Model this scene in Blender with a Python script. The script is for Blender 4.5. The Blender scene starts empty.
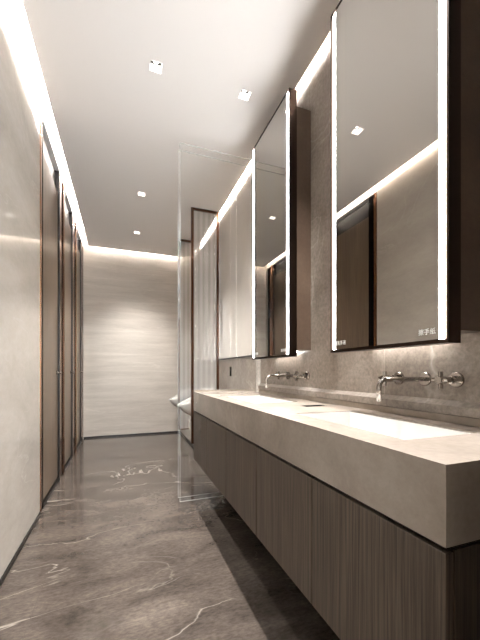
import bpy, bmesh, math, random
from mathutils import Vector, Matrix
random.seed(4)
S = bpy.context.scene
COL = S.collection

# ------------------------------------------------------------------ materials
def srgb(r, g, b):
    f = lambda c: (c/255/12.92 if c/255 <= .04045 else ((c/255+.055)/1.055)**2.4)
    return (f(r), f(g), f(b), 1)

def mat(name, base=(.5, .5, .5, 1), rough=.5, metal=0, coat=0, spec=.5):
    m = bpy.data.materials.new(name); m.use_nodes = True
    p = m.node_tree.nodes['Principled BSDF']
    p.inputs['Base Color'].default_value = base
    p.inputs['Roughness'].default_value = rough
    p.inputs['Metallic'].default_value = metal
    p.inputs['Coat Weight'].default_value = coat
    p.inputs['Coat Roughness'].default_value = .04
    p.inputs['Specular IOR Level'].default_value = spec
    return m

class NT:
    def __init__(s, m):
        s.t = m.node_tree; s.p = s.t.nodes['Principled BSDF']
        s.tc = s.t.nodes.new('ShaderNodeTexCoord')
    def n(s, typ, **kw):
        x = s.t.nodes.new(typ)
        for k, v in kw.items():
            if k in x.inputs: x.inputs[k].default_value = v
            else: setattr(x, k, v)
        return x
    def l(s, a, b): s.t.links.new(a, b)
    def mapping(s, scale, rot=(0, 0, 0), loc=(0, 0, 0)):
        mp = s.n('ShaderNodeMapping'); mp.inputs['Scale'].default_value = scale
        mp.inputs['Rotation'].default_value = rot; mp.inputs['Location'].default_value = loc
        s.l(s.tc.outputs['Object'], mp.inputs['Vector']); return mp.outputs['Vector']
    def noise(s, vec, scale, detail=6, rough=.55, dist=0):
        x = s.n('ShaderNodeTexNoise'); x.inputs['Scale'].default_value = scale
        x.inputs['Detail'].default_value = detail; x.inputs['Roughness'].default_value = rough
        x.inputs['Distortion'].default_value = dist
        s.l(vec, x.inputs['Vector']); return x.outputs['Fac']
    def ramp(s, fac, stops):
        r = s.n('ShaderNodeValToRGB'); e = r.color_ramp.elements
        while len(e) < len(stops): e.new(.5)
        for i, (p, c) in enumerate(stops):
            e[i].position = p; e[i].color = c
        s.l(fac, r.inputs['Fac']); return r.outputs['Color']
    def mix(s, fac, a, b, mode='MIX'):
        x = s.n('ShaderNodeMix'); x.data_type = 'RGBA'; x.blend_type = mode
        for sock, v in ((x.inputs[0], fac), (x.inputs[6], a), (x.inputs[7], b)):
            if hasattr(v, 'links') or isinstance(v, bpy.types.NodeSocket): s.l(v, sock)
            else: sock.default_value = v
        return x.outputs[2]
    def bump(s, fac, strength, dist=.01):
        b = s.n('ShaderNodeBump'); b.inputs['Strength'].default_value = strength
        b.inputs['Distance'].default_value = dist
        s.l(fac, b.inputs['Height']); s.l(b.outputs['Normal'], s.p.inputs['Normal'])

W1 = (1, 1, 1, 1); K0 = (0, 0, 0, 1)

def stone(name, dark, light, vein, rough=.12, stretch=(1, 1, 1), nscale=2.2, vscale=1.3, vamt=.5, coat=0, grain=.25, seams=None, spec=.5, vrot=(.3, .2, .6), thin=.006):
    m = mat(name, rough=rough, coat=coat, spec=spec); t = NT(m)
    v = t.mapping(stretch)
    c = t.ramp(t.noise(v, nscale, 8, .62, .6), [(.3, dark), (.7, light)])
    g = t.noise(v, nscale*14, 6, .7)
    gc = t.ramp(g, [(.3, (1-grain,)*3+(1,)), (.72, (1+0*grain,)*3+(1,))])
    c = t.mix(1.0, c, gc, 'MULTIPLY')
    # thin veins: zero crossings of a distorted noise
    v2 = t.mapping((stretch[0]*.8, stretch[1]*.8, stretch[2]*.8), vrot, (3.1, 1.7, .4))
    n2 = t.noise(v2, vscale, 5, .5, .9)
    a = t.n('ShaderNodeMath', operation='SUBTRACT'); t.l(n2, a.inputs[0]); a.inputs[1].default_value = .5
    b = t.n('ShaderNodeMath', operation='ABSOLUTE'); t.l(a.outputs[0], b.inputs[0])
    line = t.ramp(b.outputs[0], [(0, W1), (thin, K0)])
    brk = t.ramp(t.noise(t.mapping((1, 1, 1), loc=(9, 2, 5)), 1.7, 3), [(.36, K0), (.56, W1)])
    lm = t.mix(1.0, line, brk, 'MULTIPLY')
    q = t.n('ShaderNodeMath', operation='MULTIPLY'); t.l(lm, q.inputs[0]); q.inputs[1].default_value = vamt
    c = t.mix(q.outputs[0], c, vein)
    if seams:
        ax, per, off, col = seams
        for A, P, O in zip(ax, per, off):
            sp = t.n('ShaderNodeSeparateXYZ'); t.l(t.tc.outputs['Object'], sp.inputs[0])
            ad = t.n('ShaderNodeMath', operation='ADD'); t.l(sp.outputs[A], ad.inputs[0]); ad.inputs[1].default_value = O+50*P
            mo = t.n('ShaderNodeMath', operation='MODULO'); t.l(ad.outputs[0], mo.inputs[0]); mo.inputs[1].default_value = P
            lt = t.n('ShaderNodeMath', operation='LESS_THAN'); t.l(mo.outputs[0], lt.inputs[0]); lt.inputs[1].default_value = .0025
            c = t.mix(lt.outputs[0], c, col)
    t.l(c, t.p.inputs['Base Color'])
    return m

def wood(name, dark, light, rough=.4, axis='Z', grain=1.0):
    m = mat(name, rough=rough); t = NT(m)
    sc = (95, 95, 1.6)
    f = t.noise(t.mapping(sc), 1.6, 7, .65, .4)
    f2 = t.noise(t.mapping((9, 9, .5)), 1.2, 4, .5, .8)
    c = t.ramp(f, [(.36, dark), (.64, light)])
    c2 = t.ramp(f2, [(.3, (.72, .72, .72, 1)), (.7, W1)])
    c = t.mix(.8, c, c2, 'MULTIPLY')
    t.l(c, t.p.inputs['Base Color']); t.bump(f, .35*grain, .002)
    return m

def emit(name, col, strength):
    m = bpy.data.materials.new(name); m.use_nodes = True
    nt = m.node_tree; nt.nodes.remove(nt.nodes['Principled BSDF'])
    e = nt.nodes.new('ShaderNodeEmission'); e.inputs[0].default_value = col; e.inputs[1].default_value = strength
    nt.links.new(e.outputs[0], nt.nodes['Material Output'].inputs[0]); return m

def glass(name, tint, refl, flute=False):
    m = bpy.data.materials.new(name); m.use_nodes = True
    nt = m.node_tree; nt.nodes.remove(nt.nodes['Principled BSDF'])
    tr = nt.nodes.new('ShaderNodeBsdfTransparent'); tr.inputs[0].default_value = tint
    gl = nt.nodes.new('ShaderNodeBsdfGlossy'); gl.inputs['Roughness'].default_value = .1 if flute else .01
    lw = nt.nodes.new('ShaderNodeLayerWeight'); lw.inputs[0].default_value = .15
    mu = nt.nodes.new('ShaderNodeMath'); mu.operation = 'MULTIPLY_ADD'
    nt.links.new(lw.outputs['Fresnel'], mu.inputs[0]); mu.inputs[1].default_value = refl; mu.inputs[2].default_value = .01
    mx = nt.nodes.new('ShaderNodeMixShader')
    nt.links.new(mu.outputs[0], mx.inputs[0]); nt.links.new(tr.outputs[0], mx.inputs[1]); nt.links.new(gl.outputs[0], mx.inputs[2])
    out = mx.outputs[0]
    if flute:
        tc = nt.nodes.new('ShaderNodeTexCoord'); sp = nt.nodes.new('ShaderNodeSeparateXYZ')
        nt.links.new(tc.outputs['Object'], sp.inputs[0])
        ml = nt.nodes.new('ShaderNodeMath'); ml.operation = 'MULTIPLY'; ml.inputs[1].default_value = 2*math.pi/.062
        nt.links.new(sp.outputs[0], ml.inputs[0])
        si = nt.nodes.new('ShaderNodeMath'); si.operation = 'SINE'; nt.links.new(ml.outputs[0], si.inputs[0])
        ma = nt.nodes.new('ShaderNodeMapRange'); nt.links.new(si.outputs[0], ma.inputs[0])
        ma.inputs[1].default_value = -1; ma.inputs[2].default_value = 1; ma.inputs[3].default_value = .36; ma.inputs[4].default_value = .47
        df = nt.nodes.new('ShaderNodeBsdfDiffuse'); df.inputs[0].default_value = srgb(230, 228, 226)
        tl = nt.nodes.new('ShaderNodeBsdfTranslucent'); tl.inputs[0].default_value = srgb(230, 228, 226)
        m2 = nt.nodes.new('ShaderNodeMixShader'); nt.links.new(df.outputs[0], m2.inputs[1]); nt.links.new(tl.outputs[0], m2.inputs[2])
        m3 = nt.nodes.new('ShaderNodeMixShader'); nt.links.new(ma.outputs[0], m3.inputs[0])
        nt.links.new(out, m3.inputs[1]); nt.links.new(m2.outputs[0], m3.inputs[2]); out = m3.outputs[0]
    nt.links.new(out, nt.nodes['Material Output'].inputs[0]); return m

M = {}
M['marble'] = stone('beige_marble', srgb(168, 160, 151), srgb(188, 180, 171), srgb(210, 204, 196), rough=.13, stretch=(1, .8, 1.6), vamt=.25, coat=.35, grain=.10)
M['travertine'] = stone('veined_marble', srgb(184, 175, 165), srgb(208, 200, 190), srgb(222, 215, 206), rough=.3, spec=.12, stretch=(.3, .3, 3.4), nscale=3.4, vamt=.35, coat=.03, grain=.14, vrot=(0, .06, 0))
M['floor'] = stone('grey_brown_marble', srgb(62, 55, 50), srgb(104, 94, 86), srgb(176, 167, 157), rough=.13, stretch=(.9, 2.0, 1), nscale=3.0, vscale=1.15, vamt=.5, coat=.12, grain=.55,
                   seams=((0, 1), (1.2, 2.4), (.35, .75), srgb(74, 67, 61)), vrot=(0, 0, .5), thin=.005, spec=.38)
M['stone'] = stone('grey_stone_tile', srgb(140, 129, 119), srgb(182, 171, 160), srgb(214, 206, 196), rough=.28, vamt=.35, grain=.5, nscale=3.8,
                   seams=((1,), (.62,), (.13,), srgb(172, 162, 150)))
M['darkstone'] = stone('dark_brown_stone', srgb(60, 52, 46), srgb(84, 74, 66), srgb(110, 100, 92))
M['marble_pale_lit'] = stone('pale_lit_marble', srgb(224, 216, 206), srgb(234, 228, 220), srgb(240, 236, 230), rough=.14, vamt=.25, coat=.35, grain=.08)  # paler marble copy: cove wash put into the upper right wall's colour
M['slab'] = stone('cream_stone', srgb(144, 133, 122), srgb(168, 157, 146), srgb(200, 190, 180), rough=.25, vamt=.2, grain=.16, nscale=3.5)
M['ceiling'] = mat('white_plaster', srgb(248, 245, 243), .7)
M['wood'] = wood('vanity_oak', srgb(54, 45, 38), srgb(104, 90, 77), .42)
M['doorwood'] = wood('door_veneer', srgb(92, 76, 62), srgb(118, 100, 83), .34, grain=.4)
M['bronze'] = mat('copper_bronze', srgb(138, 96, 70), .24, 1)
M['darkbronze'] = mat('dark_bronze', srgb(52, 40, 33), .3, .9)
M['brown'] = stone('brown_lacquer', srgb(84, 68, 57), srgb(102, 85, 72), srgb(112, 95, 82), rough=.3, vamt=.1, grain=.2, nscale=4)
M['black'] = mat('black_metal', srgb(22, 18, 16), .35, .3)
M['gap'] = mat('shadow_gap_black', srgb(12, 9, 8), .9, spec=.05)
M['chrome'] = mat('brushed_nickel', srgb(172, 165, 158), .14, 1)
M['ceramic'] = mat('white_ceramic', srgb(206, 203, 199), .12, 0, .3)
M['mirror'] = mat('mirror_silver', srgb(176, 171, 164), .0, 1)
M['led'] = emit('cove_led', (1, .95, .89, 1), 150)
M['led_right'] = emit('cove_led_right', (1, .97, .94, 1), 420)
M['led_end'] = emit('cove_led_end', (1, .97, .93, 1), 130)
M['mled'] = emit('mirror_led', (1, .99, .98, 1), 25)
M['uled'] = emit('mirror_underlight', (1, .95, .9, 1), 18)
M['bulb'] = emit('downlight_led', (1, .95, .88, 1), 30)
M['ink'] = mat('etched_white', srgb(240, 240, 238), .5)
M['glass'] = glass('clear_glass', (.992, .995, .993, 1), .12)
M['flute'] = glass('reeded_glass', (.96, .955, .95, 1), .4, True)
M['glassedge'] = mat('polished_glass_edge', srgb(226, 228, 226), .2)
M['glassedge'].node_tree.nodes['Principled BSDF'].inputs['Alpha'].default_value = .45

# ------------------------------------------------------------------ mesh helpers
def box(bm, x0, x1, y0, y1, z0, z1, bev=0, seg=1):
    t = bmesh.new()
    bmesh.ops.create_cube(t, size=1)
    for v in t.verts:
        v.co = Vector(((x0+x1)/2+v.co.x*(x1-x0), (y0+y1)/2+v.co.y*(y1-y0), (z0+z1)/2+v.co.z*(z1-z0)))
    if bev: bmesh.ops.bevel(t, geom=t.edges[:], offset=bev, segments=seg, profile=.5, affect='EDGES')
    me = bpy.data.meshes.new('t'); t.to_mesh(me); t.free(); bm.from_mesh(me); bpy.data.meshes.remove(me)

def obj(name, bm, m, parent=None, smooth=False, bevel=0):
    bmesh.ops.recalc_face_normals(bm, faces=bm.faces[:])
    if parent is not None:
        bmesh.ops.translate(bm, verts=bm.verts[:], vec=-world_loc(parent))
    me = bpy.data.meshes.new(name); bm.to_mesh(me); bm.free()
    me.materials.append(m)
    if smooth:
        for p in me.polygons: p.use_smooth = True
    o = bpy.data.objects.new(name, me); COL.objects.link(o)
    if parent is not None: o.parent = parent
    return o

def world_loc(o):
    v = Vector(o.location)
    while o.parent: o = o.parent; v += Vector(o.location)
    return v

def bobj(name, dims, m, parent=None, bev=0, seg=1):
    bm = bmesh.new(); box(bm, *dims, bev, seg); return obj(name, bm, m, parent)

def struct(o): o['kind'] = 'structure'; return o
def tag(o, label, cat, group=None):
    o['label'] = label; o['category'] = cat
    if group: o['group'] = group
    return o
def thing(name, loc, label, cat, group=None):
    o = bpy.data.objects.new(name, None); COL.objects.link(o); o.location = loc; o.empty_display_size = .05
    return tag(o, label, cat, group)

def tube(bm, pts, rad, n=16, cap=True):
    pts = [Vector(p) for p in pts]; rings = []
    rads = rad if isinstance(rad, (list, tuple)) else [rad]*len(pts)
    up = None
    for i, p in enumerate(pts):
        d = (pts[min(i+1, len(pts)-1)]-pts[max(i-1, 0)]).normalized()
        if up is None: up = Vector((0, 0, 1)) if abs(d.z) < .9 else Vector((0, 1, 0))
        a = d.cross(up)
        a.normalize(); b = a.cross(d).normalized(); up = b
        rings.append([bm.verts.new(p+rads[i]*(math.cos(2*math.pi*k/n)*a+math.sin(2*math.pi*k/n)*b)) for k in range(n)])
    for r, q in zip(rings, rings[1:]):
        for k in range(n): bm.faces.new((r[k], r[(k+1) % n], q[(k+1) % n], q[k]))
    if cap:
        bm.faces.new(rings[0]); bm.faces.new(rings[-1])

def disc(bm, c, axis, r, h, bev=.001, n=28):
    """short bevelled cylinder from c along axis"""
    a = Vector(axis).normalized(); c = Vector(c)
    tube(bm, [c, c+a*bev, c+a*(h-bev), c+a*h], [r-bev, r, r, r-bev], n)

def prism_xz(bm, poly, y0, y1):
    f = [bm.verts.new((x, y0, z)) for x, z in poly]; b = [bm.verts.new((x, y1, z)) for x, z in poly]
    bm.faces.new(f); bm.faces.new(b)
    for i in range(len(poly)):
        j = (i+1) % len(poly); bm.faces.new((f[i], f[j], b[j], b[i]))

def grid_solid(bm, xs, ys, skip, z0, z1):
    """plate with rectangular cut-outs"""
    vd = {}
    def V(i, j):
        if (i, j) not in vd: vd[i, j] = bm.verts.new((xs[i], ys[j], z1))
        return vd[i, j]
    fs = []
    for i in range(len(xs)-1):
        for j in range(len(ys)-1):
            if not skip((xs[i]+xs[i+1])/2, (ys[j]+ys[j+1])/2):
                fs.append(bm.faces.new((V(i, j), V(i+1, j), V(i+1, j+1), V(i, j+1))))
    r = bmesh.ops.extrude_face_region(bm, geom=fs)
    bmesh.ops.translate(bm, verts=[g for g in r['geom'] if isinstance(g, bmesh.types.BMVert)], vec=(0, 0, z0-z1))

# ------------------------------------------------------------------ dimensions (metres; camera height 1)
XL = -.5365; XR = 1.09; YE = 5.24; YB = -1.9; ZC = 2.836
XCL = -.468; XCR = 1.054; YCE = 5.17
ZTOP = 3.02
YD0 = 2.558

# ------------------------------------------------------------------ setting
struct(bobj('floor', (XL-.25, XR+.15, YB-.1, YE+.15, -.1, 0), M['floor']))
# ceiling board with slots for the coves and openings for the downlights
spots = [(.190, 1.99), (.764, 1.99), (.187, 3.47), (.182, 4.46), (.190, .50), (.764, .91)]
hs = .040
xs = sorted({XCL, XCR} | {round(x+s*hs, 5) for x, y in spots for s in (-1, 1)})
ys = sorted({YB, YCE} | {round(y+s*hs, 5) for x, y in spots for s in (-1, 1)})
bm = bmesh.new()
grid_solid(bm, xs, ys, lambda x, y: any(abs(x-a) < hs*.99 and abs(y-b) < hs*.99 for a, b in spots), ZC, ZC+.03)
struct(obj('ceiling', bm, M['ceiling']))
struct(bobj('trim_1', (XL-.25, XR+.15, YB-.1, YE+.15, ZTOP, ZTOP+.06), M['ceiling']))       # slab above the coves
struct(bobj('wall_left', (XL-.1, XL, YB, YD0, 0, ZTOP), M['marble']))
struct(bobj('wall_left.001', (XL-.1, XL, 5.185, YE, 0, ZTOP), M['marble']))
struct(bobj('wall_left.002', (XL-.1, XL, YD0, 5.185, 2.815, ZTOP), M['ceiling']))
struct(bobj('wall_left.003', (XL-.25, XL-.11, YB, YE, 0, ZTOP), M['gap']))
struct(bobj('wall_end', (XL-.1, XR+.15, YE, YE+.1, 0, ZTOP), M['travertine']))
WX0, WX1, WZ0, WZ1 = XL+.06, .95, .25, 2.62  # unseen window opening, added behind the camera to bring fill light to the ceiling
bm = bmesh.new()
box(bm, XL-.25, WX0, YB-.1, YB, 0, ZTOP); box(bm, WX1, XR+.15, YB-.1, YB, 0, ZTOP)
box(bm, WX0, WX1, YB-.1, YB, 0, WZ0); box(bm, WX0, WX1, YB-.1, YB, WZ1, ZTOP)
struct(obj('wall_back', bm, M['darkstone']))
wn = bpy.data.objects.new('fill_window_1', None); COL.objects.link(wn); wn.location = ((WX0+WX1)/2, YB-.05, WZ0); struct(wn)
bm = bmesh.new(); f = .035
box(bm, WX0+.001, WX0+f, YB-.08, YB-.02, WZ0+.001, WZ1-.001); box(bm, WX1-f, WX1-.001, YB-.08, YB-.02, WZ0+.001, WZ1-.001)
box(bm, WX0+f, WX1-f, YB-.08, YB-.02, WZ0+.001, WZ0+f); box(bm, WX0+f, WX1-f, YB-.08, YB-.02, WZ1-f, WZ1-.001)
obj('fill_window_frame', bm, M['darkbronze'], wn)
bobj('fill_window_glass', (WX0+f, WX1-f, YB-.054, YB-.046, WZ0+f, WZ1-f), M['glass'], wn)
PL = bpy.data.lights.new('fill_window_portal', 'AREA'); PL.shape = 'RECTANGLE'; PL.size = WX1-WX0; PL.size_y = WZ1-WZ0; PL.cycles.is_portal = True
po = bpy.data.objects.new('fill_window_portal', PL); COL.objects.link(po); po.location = ((WX0+WX1)/2, YB-.12, (WZ0+WZ1)/2); po.rotation_euler = (math.pi/2, 0, math.pi)
struct(bobj('wall_right', (XR, XR+.1, YB, 2.47, 0, ZTOP), M['stone']))
struct(bobj('wall_right.001', (XR, XR+.1, 2.47, YE, 1.142, ZTOP), M['marble_pale_lit']))
struct(bobj('wall_right.002', (XR-.008, XR+.1, 2.54, YE, 0, 1.142), M['stone']))
struct(bobj('wall_right.003', (XR-.215, XR-.009, 2.80, YE, 0, .30), M['marble_pale_lit']))   # low apron under the urinals
struct(bobj('trim_2', (XR-.016, XR-.0085, 2.54, YE, 1.128, 1.142), M['black']))
struct(bobj('baseboard_left', (XL, XL+.006, YB, YD0-.004, 0, .028), M['black']))
struct(bobj('baseboard_end', (XL, XR-.222, YE-.006, YE, 0, .024), M['black']))
struct(bobj('baseboard_right', (XR-.221, XR-.215, 2.80, YE-.006, 0, .03), M['black']))

struct(bobj('shade_wall', (.50, XR, .17, .28, 0, ZC), M['darkstone']))  # unseen wall, added to keep light off the vanity's near end
# cove LED profiles lying above the ceiling edges
def cove(name, dims, led, label, lm='led'):
    t = thing(name, ((dims[0]+dims[1])/2, (dims[2]+dims[3])/2, dims[4]), label, 'cove light', None)
    bobj('aluminium_channel', dims, M['ceiling'], t)
    bobj('light_strip', led, M[lm], t)
    return t
cove('cove_light', (XCL+.004, XCL+.034, 0.7, YCE-.1, ZC+.031, ZC+.050),
     (XCL+.006, XCL+.030, 0.72, YCE-.12, ZC+.051, ZC+.058), 'warm hidden light strip glowing in the ceiling slot along the left wall over the doors')
cove('cove_light', (XCR-.034, XCR-.004, 2.50, YCE-.1, ZC+.031, ZC+.050),
     (XCR-.030, XCR-.006, 2.52, YCE-.12, ZC+.051, ZC+.058), 'warm hidden light strip glowing in the ceiling slot along the right wall beyond the glass', 'led_right')
cove('cove_light', (XCR-.034, XCR-.004, .7, 2.48, ZC+.031, ZC+.050),
     (XCR-.030, XCR-.006, .72, 2.46, ZC+.051, ZC+.058), 'warm hidden light strip in the ceiling slot behind the tall mirrors')
cove('cove_light', (XCL+.06, XCR-.06, YCE-.034, YCE-.004, ZC+.031, ZC+.050),
     (XCL+.08, XCR-.08, YCE-.030, YCE-.006, ZC+.051, ZC+.058), 'warm hidden light strip washing down the far end wall', 'led_end')

# ------------------------------------------------------------------ downlights
def downlight(x, y, label, power=60):
    t = thing('downlight', (x, y, ZC), label, 'ceiling light', 'recessed square downlights')
    a = hs-.001; b = .033; bm = bmesh.new()
    # square white reflector funnel
    lo = [bm.verts.new((x+sx*a, y+sy*a, ZC-.001)) for sx, sy in ((-1, -1), (1, -1), (1, 1), (-1, 1))]
    lf = [bm.verts.new((x+sx*(a-.005), y+sy*(a-.005), ZC-.001)) for sx, sy in ((-1, -1), (1, -1), (1, 1), (-1, 1))]
    hi = [bm.verts.new((x+sx*b, y+sy*b, ZC+.045)) for sx, sy in ((-1, -1), (1, -1), (1, 1), (-1, 1))]
    ou = [bm.verts.new((x+sx*a, y+sy*a, ZC+.045)) for sx, sy in ((-1, -1), (1, -1), (1, 1), (-1, 1))]
    for r, q in ((lo, lf), (lf, hi), (hi, ou), (ou, lo)):
        for k in range(4): bm.faces.new((r[k], r[(k+1) % 4], q[(k+1) % 4], q[k]))
    obj('reflector', bm, M['ceiling'], t)
    bm = bmesh.new(); box(bm, x-a, x+a, y-a, y+a, ZC+.0455, ZC+.085); c = obj('housing', bm, M['black'], t)
    bm = bmesh.new(); disc(bm, (x, y, ZC+.0452), (0, 0, -1), .013, .012); obj('lamp', bm, M['bulb'], t)
    L = bpy.data.lights.new('downlight_beam', 'SPOT'); L.energy = power; L.color = (1, .975, .95)
    L.spot_size = math.radians(95); L.spot_blend = .8; L.shadow_soft_size = .015
    o = bpy.data.objects.new('downlight_beam', L); COL.objects.link(o); o.parent = t; o.location = (0, 0, .028)
    return t
names = ['square recessed ceiling downlight nearest on the left, above the open floor',
         'square recessed ceiling downlight above the far mirror',
         'square recessed ceiling downlight, middle one of the row running down the room',
         'square recessed ceiling downlight nearest the end wall',
         'square recessed ceiling downlight overhead, before the first one in view',
         'square recessed ceiling downlight above the near mirror and basin']
POW = [45, 220, 140, 170, 5, 220]
for (x, y), nm, pw in zip(spots, names, POW): downlight(x, y, nm, pw)

# ------------------------------------------------------------------ doors along the left wall
def door(n, y0, y1, yp, last=False):
    """leaf between y0 and y1, then a post to yp"""
    t = bpy.data.objects.new('door_%d' % n, None); COL.objects.link(t); t.location = (XL, y0, 0); struct(t)
    xl = XL-.014; zt = 2.780
    bobj('leaf', (xl-.04, xl, y0+.113, y1-.0145, .045, 2.62), M['doorwood'], t, .001)
    bobj('top_gap', (xl-.05, xl-.02, y0+.113, y1-.015, 2.62, 2.79), M['black'], t)
    bobj('threshold', (xl-.05, XL-.004, y0+.113, y1-.015, .0, .035), M['black'], t)
    bm = bmesh.new(); box(bm, XL-.06, XL+.004, y0-.008, y0+.030, 0, 2.812, .001); obj('jamb', bm, M['bronze'], t)
    bobj('shadow_reveal', (XL-.06, XL-.006, y0+.030, y0+.112, 0, 2.812), M['gap'], t)
    bm = bmesh.new(); box(bm, XL-.06, XL+.002, y1-.014, y1+.004, 0, 2.812, .001); obj('jamb', bm, M['black'], t)
    # pier between the doors
    bobj('pier', (XL-.06, XL-.002, y1+.004, y1+.5*(yp-y1), 0, 2.812), M['bronze'], t)
    bobj('pier_recess', (XL-.06, XL-.008, y1+.5*(yp-y1), yp-.009, 0, 2.812), M['gap'], t)
    # knob lock near the far edge
    bm = bmesh.new(); disc(bm, (xl, y1-.055, .986), (1, 0, 0), .016, .008); disc(bm, (xl+.008, y1-.055, .986), (1, 0, 0), .007, .014); disc(bm, (xl+.022, y1-.055, .986), (1, 0, 0), .013, .014, .003)
    obj('knob', bm, M['chrome'], t, True)
door(1, 2.570, 3.300, 3.50)
door(2, 3.500, 4.110, 4.38)
door(3, 4.380, 4.930, 5.185)

# ------------------------------------------------------------------ vanity
XC = .580; ZT = .8207; ZS = .6614; ZB = .235; Y0 = .438; Y1 = 2.750
cab = thing('vanity_cabinet', ((XC+XR)/2, (Y0+Y1)/2, ZB), 'long wall-hung dark oak vanity cabinet below the stone counter', 'cabinet')
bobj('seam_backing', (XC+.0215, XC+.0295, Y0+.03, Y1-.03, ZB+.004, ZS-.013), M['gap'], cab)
bobj('carcass', (XC+.030, XR-.011, Y0+.004, Y1-.004, ZB, ZS-.012), M['wood'], cab)
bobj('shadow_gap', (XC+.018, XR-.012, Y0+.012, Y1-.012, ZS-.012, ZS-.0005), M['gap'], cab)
dw = (Y1-Y0)/5
for i in range(5):
    bobj('cabinet_door', (XC, XC+.020, Y0+i*dw+(.003 if i else 0), Y0+(i+1)*dw-(.003 if i < 4 else 0), ZB+.002, ZS-.012), M['wood'], cab, .0008)

BX0, BX1 = .690, .970
BAS = [(.633, 1.195), (1.640, 2.200)]
HX0, HX1, HY0, HY1 = .862, .985, 1.385, 1.445
xs = [XC, BX0, HX0, BX1, HX1, XR-.001]
ys = [Y0, BAS[0][0], BAS[0][1], HY0, HY1, BAS[1][0], BAS[1][1], 2.54, Y1]
ct = thing('countertop', ((XC+XR)/2, (Y0+Y1)/2, ZS), 'thick cream stone counter slab with two basins let into it', 'counter')
def skip(x, y):
    if BX0 < x < BX1 and any(a < y < b for a, b in BAS): return True
    if HX0 < x < HX1 and HY0 < y < HY1: return True
    if y > 2.54 and x > XR-.02: return False
    return False
bm = bmesh.new()
grid_solid(bm, [XC, BX0, HX0, BX1, HX1, XR-.010], ys, skip, ZS, ZT)
obj('slab', bm, M['slab'], ct)
bobj('upstand', (XR-.024, XR-.010, Y0, 2.448, ZT, ZT+.026), M['slab'], ct, .001)
bobj('upstand', (XC+.0, XR-.024, Y1-.018, Y1, ZT, ZT+.014), M['slab'], ct, .001)
lg = bmesh.new()
prism_xz(lg, [(XR-.030, .850), (XR, .850), (XR, .897), (XR-.030, .880)], Y0, 2.448)
tag(obj('stone_ledge', lg, M['stone']), 'narrow grey stone ledge along the wall just above the counter', 'ledge')

def basin(a, b, label):
    t = thing('washbasin', ((BX0+BX1)/2, (a+b)/2, ZS+.02), label, 'basin', 'basins in the counter')
    bm = bmesh.new(); g = .0008; w = .010; d = .115
    x0, x1, y0, y1 = BX0+g, BX1-g, a+g, b-g; zt = ZT-.004
    def ring(x0, x1, y0, y1, z, z2=None): return [bm.verts.new(p) for p in ((x0, y0, z), (x1, y0, z2 or z), (x1, y1, z2 or z), (x0, y1, z))]
    R = [ring(x0, x1, y0, y1, zt-d-.02), ring(x0, x1, y0, y1, zt), ring(x0+w, x1-w, y0+w, y1-w, zt),
         ring(x0+w+.012, x1-w-.012, y0+w+.012, y1-w-.012, zt-d+.012), ring(x0+w+.03, x1-w-.03, y0+w+.03, y1-w-.03, zt-d)]
    for r, q in zip(R, R[1:]):
        for k in range(4): bm.faces.new((r[k], r[(k+1) % 4], q[(k+1) % 4], q[k]))
    bm.faces.new(R[0]); bm.faces.new(R[-1])
    obj('bowl', bm, M['ceramic'], t)
    bm = bmesh.new(); disc(bm, ((x0+x1)/2, (a+b)/2, zt-d+.0005), (0, 0, 1), .032, .004)
    disc(bm, ((x0+x1)/2, (a+b)/2, zt-d+.0045), (0, 0, 1), .022, .003)
    obj('drain', bm, M['chrome'], t, False)
basin(*BAS[0], 'long rectangular white basin nearest the viewer, under the larger mirror')
basin(*BAS[1], 'long rectangular white basin at the far end, below the far mirror')
# waste slot
t = thing('waste_slot', ((HX0+HX1)/2, (HY0+HY1)/2, ZS), 'small black rectangular slot in the counter between the two basins', 'waste slot')
bm = bmesh.new(); g = .001
grid_solid(bm, [HX0+g, HX0+.006, HX1-.006, HX1-g], [HY0+g, HY0+.006, HY1-.006, HY1-g], lambda x, y: HX0+.006 < x < HX1-.006 and HY0+.006 < y < HY1-.006, ZT-.12, ZT+.0012)
obj('slot_frame', bm, M['black'], t)
bobj('slot_bottom', (HX0+.0065, HX1-.0065, HY0+.0065, HY1-.0065, ZT-.12, ZT-.116), M['gap'], t)

# ------------------------------------------------------------------ faucets
def faucet(yc, label):
    z = .9695; t = thing('wall_faucet', (XR, yc, z), label, 'faucet', 'wall-mounted faucets')
    bm = bmesh.new()
    xt = .863; r = .030; pts = [(XR-.012, yc, z), (xt+r, yc, z)]
    pts += [(xt+r-r*math.sin(a), yc, z-r+r*math.cos(a)) for a in [math.pi/2*k/8 for k in range(1, 9)]]
    pts += [(xt, yc, .9695-.078)]
    tube(bm, pts, .0085, 16); obj('spout', bm, M['chrome'], t, True)
    bm = bmesh.new(); disc(bm, (XR, yc, z), (-1, 0, 0), .0265, .010, .002); obj('wall_plate', bm, M['chrome'], t)
    for s in (-1, 1):
        y = yc+s*.123
        bm = bmesh.new(); disc(bm, (XR, y, z), (-1, 0, 0), .0265, .010, .002); p = obj('wall_plate', bm, M['chrome'], t)
        h = bmesh.new()
        tube(h, [(XR-.010, y, z), (XR-.035, y, z), (XR-.036, y, z), (XR-.060, y, z), (XR-.061, y, z), (XR-.094, y, z)], [.014, .014, .010, .010, .0125, .0125], 20)
        tube(h, [(XR-.080, y, z-.029), (XR-.080, y, z+.029)], .0075, 12)
        tube(h, [(XR-.080, y-.029, z), (XR-.080, y+.029, z)], .0075, 12)
        obj('cross_handle', h, M['chrome'], t)
faucet(.905, 'nickel wall faucet with two cross handles above the near basin')
faucet(1.86, 'nickel wall faucet with two cross handles above the far basin')

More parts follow.
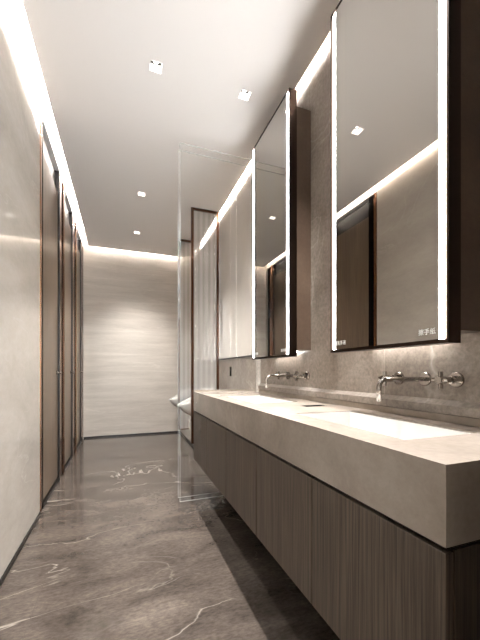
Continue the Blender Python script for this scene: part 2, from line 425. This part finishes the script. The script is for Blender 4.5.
# ------------------------------------------------------------------ mirrors
XM = .9385
def text_mesh(s, y, z, size, parent, name, x=XM-.0007):
    cu = bpy.data.curves.new('txt', 'FONT'); cu.body = s; cu.size = size; cu.extrude = .0002; cu.align_x = 'CENTER'
    o = bpy.data.objects.new('txt', cu); COL.objects.link(o)
    dg = bpy.context.evaluated_depsgraph_get(); dg.update()
    me = bpy.data.meshes.new_from_object(o.evaluated_get(dg))
    bpy.data.objects.remove(o)
    # text x axis -> world -Y, text y axis -> world Z, faces -X
    me.transform(Matrix.Translation(Vector((x, y, z))-world_loc(parent)) @ Matrix(((0, 0, -1, 0), (-1, 0, 0, 0), (0, 1, 0, 0), (0, 0, 0, 1))))
    me.materials.clear(); me.materials.append(M['ink'])
    m = bpy.data.objects.new(name, me); COL.objects.link(m); m.parent = parent
    return m
def mirror(y0, y1, label):
    z0, z1 = 1.087, 2.696; xb = XM+.050; f = .016; w = .019
    t = thing('mirror_cabinet', (XR, (y0+y1)/2, z0), label, 'mirror', 'tall lit mirrors over the counter')
    bm = bmesh.new()
    def fr(a, b, c, d): box(bm, XM-.003, xb, a, b, c, d)
    # open frame ring
    for seg_ in ((y0, y0+.006, z0, z1), (y1-.006, y1, z0, z1), (y0+.006, y1-.006, z0, z0+.006), (y0+.006, y1-.006, z1-.006, z1)): fr(*seg_)
    obj('frame', bm, M['darkbronze'], t)
    bobj('backing', (XM+.006, xb-.002, y0+.006, y1-.006, z0+.006, z1-.006), M['darkbronze'], t)
    bobj('mirror_glass', (XM, XM+.005, y0+f+w, y1-f-w, z0+.014, z1-.012), M['mirror'], t)
    for a in (y0+f, y1-f-w):
        bobj('light_strip', (XM, XM+.005, a+.0005, a+w-.0005, z0+.014, z1-.012), M['mled'], t)
    bobj('mirror_box', (xb, XR-.001, y0+.004, y1-.04, 1.128, 2.602), M['brown'], t)
    bobj('underlight', (xb+.055, XR-.025, y0+.12, y1-.12, 1.124, 1.1275), M['uled'], t)
    text_mesh('擦手纸', y0+f+w+.042, z0+.034, .0215, t, 'towel_lettering')
    text_mesh('洗手液', y1-f-w-.042, z0+.034, .0215, t, 'soap_lettering')
mirror(.698, 1.290, 'tall bronze-framed mirror with bright side strips, nearest the viewer')
mirror(1.696, 2.278, 'tall bronze-framed mirror with bright side strips, far one beside the glass panel')

# ------------------------------------------------------------------ glass partition standing across the counter end
yg0, yg1 = 2.452, 2.536; zg = 2.742; xg = .412
poly = [(xg, 0.001), (XR-.002, 0.001), (XR-.002, ZB-.002), (XC-.003, ZB-.002), (XC-.003, ZT+.002), (XR-.002, ZT+.002), (XR-.002, zg), (xg, zg)]
gp = thing('glass_partition', (xg, yg0, 0), 'clear frameless glass partition rising from the floor across the far end of the vanity', 'glass partition')
bm = bmesh.new(); prism_xz(bm, poly, yg0, yg1); obj('glass_pane', bm, M['glass'], gp)
e = .0016
for y in (yg0, yg1):
    bm = bmesh.new()
    box(bm, xg-e, xg+e, y-e, y+e, .0, zg)
    box(bm, xg, XR-.002, y-e, y+e, zg-e, zg+e)
    box(bm, xg, XR-.002, y-e, y+e, .0, 2*e)
    obj('polished_edge', bm, M['glassedge'], gp)

# ------------------------------------------------------------------ urinal screens
def screen(y, label):
    x0, x1, z0, z1 = .722, 1.045, .185, ZC-.002; p = .028
    t = thing('urinal_screen', ((x0+x1)/2, y, z0), label, 'privacy screen', 'bronze-framed urinal screens')
    bm = bmesh.new()
    box(bm, x0, x0+p, y-.014, y+.014, z0, z1, .001); box(bm, x1-p, x1, y-.014, y+.014, z0, z1, .001)
    box(bm, x0+p, x1-p, y-.014, y+.014, z1-p, z1, .001); box(bm, x0+p, x1-p, y-.010, y+.010, z0, z0+.010, .001)
    obj('frame', bm, M['bronze2'], t)
    bobj('reeded_pane', (x0+p, x1-p, y-.004, y+.004, z0+.0105, z1-p), M['flute'], t)
    bobj('wall_bracket', (x1, XR-.008, y-.008, y+.008, .60, .63), M['bronze2'], t)
M['bronze2'] = mat('aged_bronze', srgb(92, 62, 46), .28, 1)
screen(3.559, 'tall bronze-framed reeded glass screen, the nearer of the two between urinals')
screen(4.472, 'tall bronze-framed reeded glass screen, the farther of the two near the end wall')

# ------------------------------------------------------------------ urinals
def urinal_bm(yc):
    bm = bmesh.new(); xw = XR-.0085; xt = .655; N = 26; K = 20
    rings = []
    for i in range(N+1):
        s = i/N; x = xw+(xt-xw)*(1-(1-s)**1.25 if False else s)
        # half width, rim height, underside height
        w = .155*(1-max(0, (s-.35)/.65)**2.3)**.5*(1-.04*s) if s < 1 else .004
        zt = .80-.235*s-.02*math.sin(math.pi*s)
        zb = .34+.03*s+.17*max(0, (s-.15)/.85)**1.6+.025*max(0, s-.85)/.15
        zb = min(zb, zt-.006)
        ring = []
        for k in range(K+1):                       # outer shell rim-left .. bottom .. rim-right
            a = math.pi*k/K; c, d = math.cos(a), math.sin(a)
            ring.append((x, yc+w*math.copysign(abs(c)**.6, c), zt-(zt-zb)*abs(d)**.75))
        wi = max(w-.016, .001) if 0 < s < 1 else max(w-.016, .001)
        dep = max(0, (zt-zb)-.03)*.75*min(1, max(0, s-.10)/.15)*min(1, max(0, .96-s)/.25)
        for k in range(K, -1, -1):
            a = math.pi*k/K; c, d = math.cos(a), math.sin(a)
            ring.append((x, yc+wi*math.copysign(abs(c)**.7, c), zt-.001-dep*abs(d)**.8))
        rings.append([bm.verts.new(p) for p in ring])
    n = len(rings[0])
    for r, q in zip(rings, rings[1:]):
        for k in range(n): bm.faces.new((r[k], r[(k+1) % n], q[(k+1) % n], q[k]))
    bm.faces.new(rings[0]); bm.faces.new(rings[-1])
    return bm
def urinal(y, label):
    t = thing('urinal', (XR-.009, y, .34), label, 'urinal', 'wall-hung urinals')
    obj('bowl', urinal_bm(y), M['ceramic'], t, True)
urinal(3.08, 'white wall-hung urinal hidden just behind the vanity end')
urinal(4.10, 'white wall-hung urinal between the two bronze-framed screens')
urinal(4.92, 'white wall-hung urinal nearest the end wall')
for y, lb in ((3.23, 'small black flush sensor plate on the grey tile just past the counter end'),
              (4.19, 'small black flush sensor plate seen through the nearer reeded screen'),
              (4.98, 'small black flush sensor plate nearest the end wall')):
    t = thing('flush_sensor', (XR-.009, y, .99), lb, 'flush sensor', 'flush sensor plates')
    bobj('plate', (XR-.014, XR-.0075, y-.022, y+.022, .945, 1.045), M['gap'], t, .001)
    bm = bmesh.new(); disc(bm, (XR-.014, y, 1.01), (-1, 0, 0), .007, .001, .0003); obj('sensor_eye', bm, M['darkbronze'], t)

# ------------------------------------------------------------------ camera, world, view
cd = bpy.data.cameras.new('camera'); cam = bpy.data.objects.new('camera', cd); COL.objects.link(cam)
cd.sensor_fit = 'HORIZONTAL'; cd.sensor_width = 36; cd.lens = 36*320/480; cd.shift_y = 51/480; cd.clip_start = .02
cam.location = (0, 0, 1); cam.rotation_euler = (math.pi/2, 0, -math.atan(.3672))
S.camera = cam
w = bpy.data.worlds.new('world'); S.world = w; w.use_nodes = True
w.node_tree.nodes['Background'].inputs[0].default_value = (.93, .97, 1, 1); w.node_tree.nodes['Background'].inputs[1].default_value = 7.5
S.cycles.max_bounces = 12; S.cycles.diffuse_bounces = 10; S.cycles.glossy_bounces = 6; S.cycles.transparent_max_bounces = 16
S.cycles.caustics_reflective = False
S.view_settings.view_transform = 'Standard'; S.view_settings.look = 'None'; S.view_settings.gamma = 1
S.view_settings.exposure = 0.85
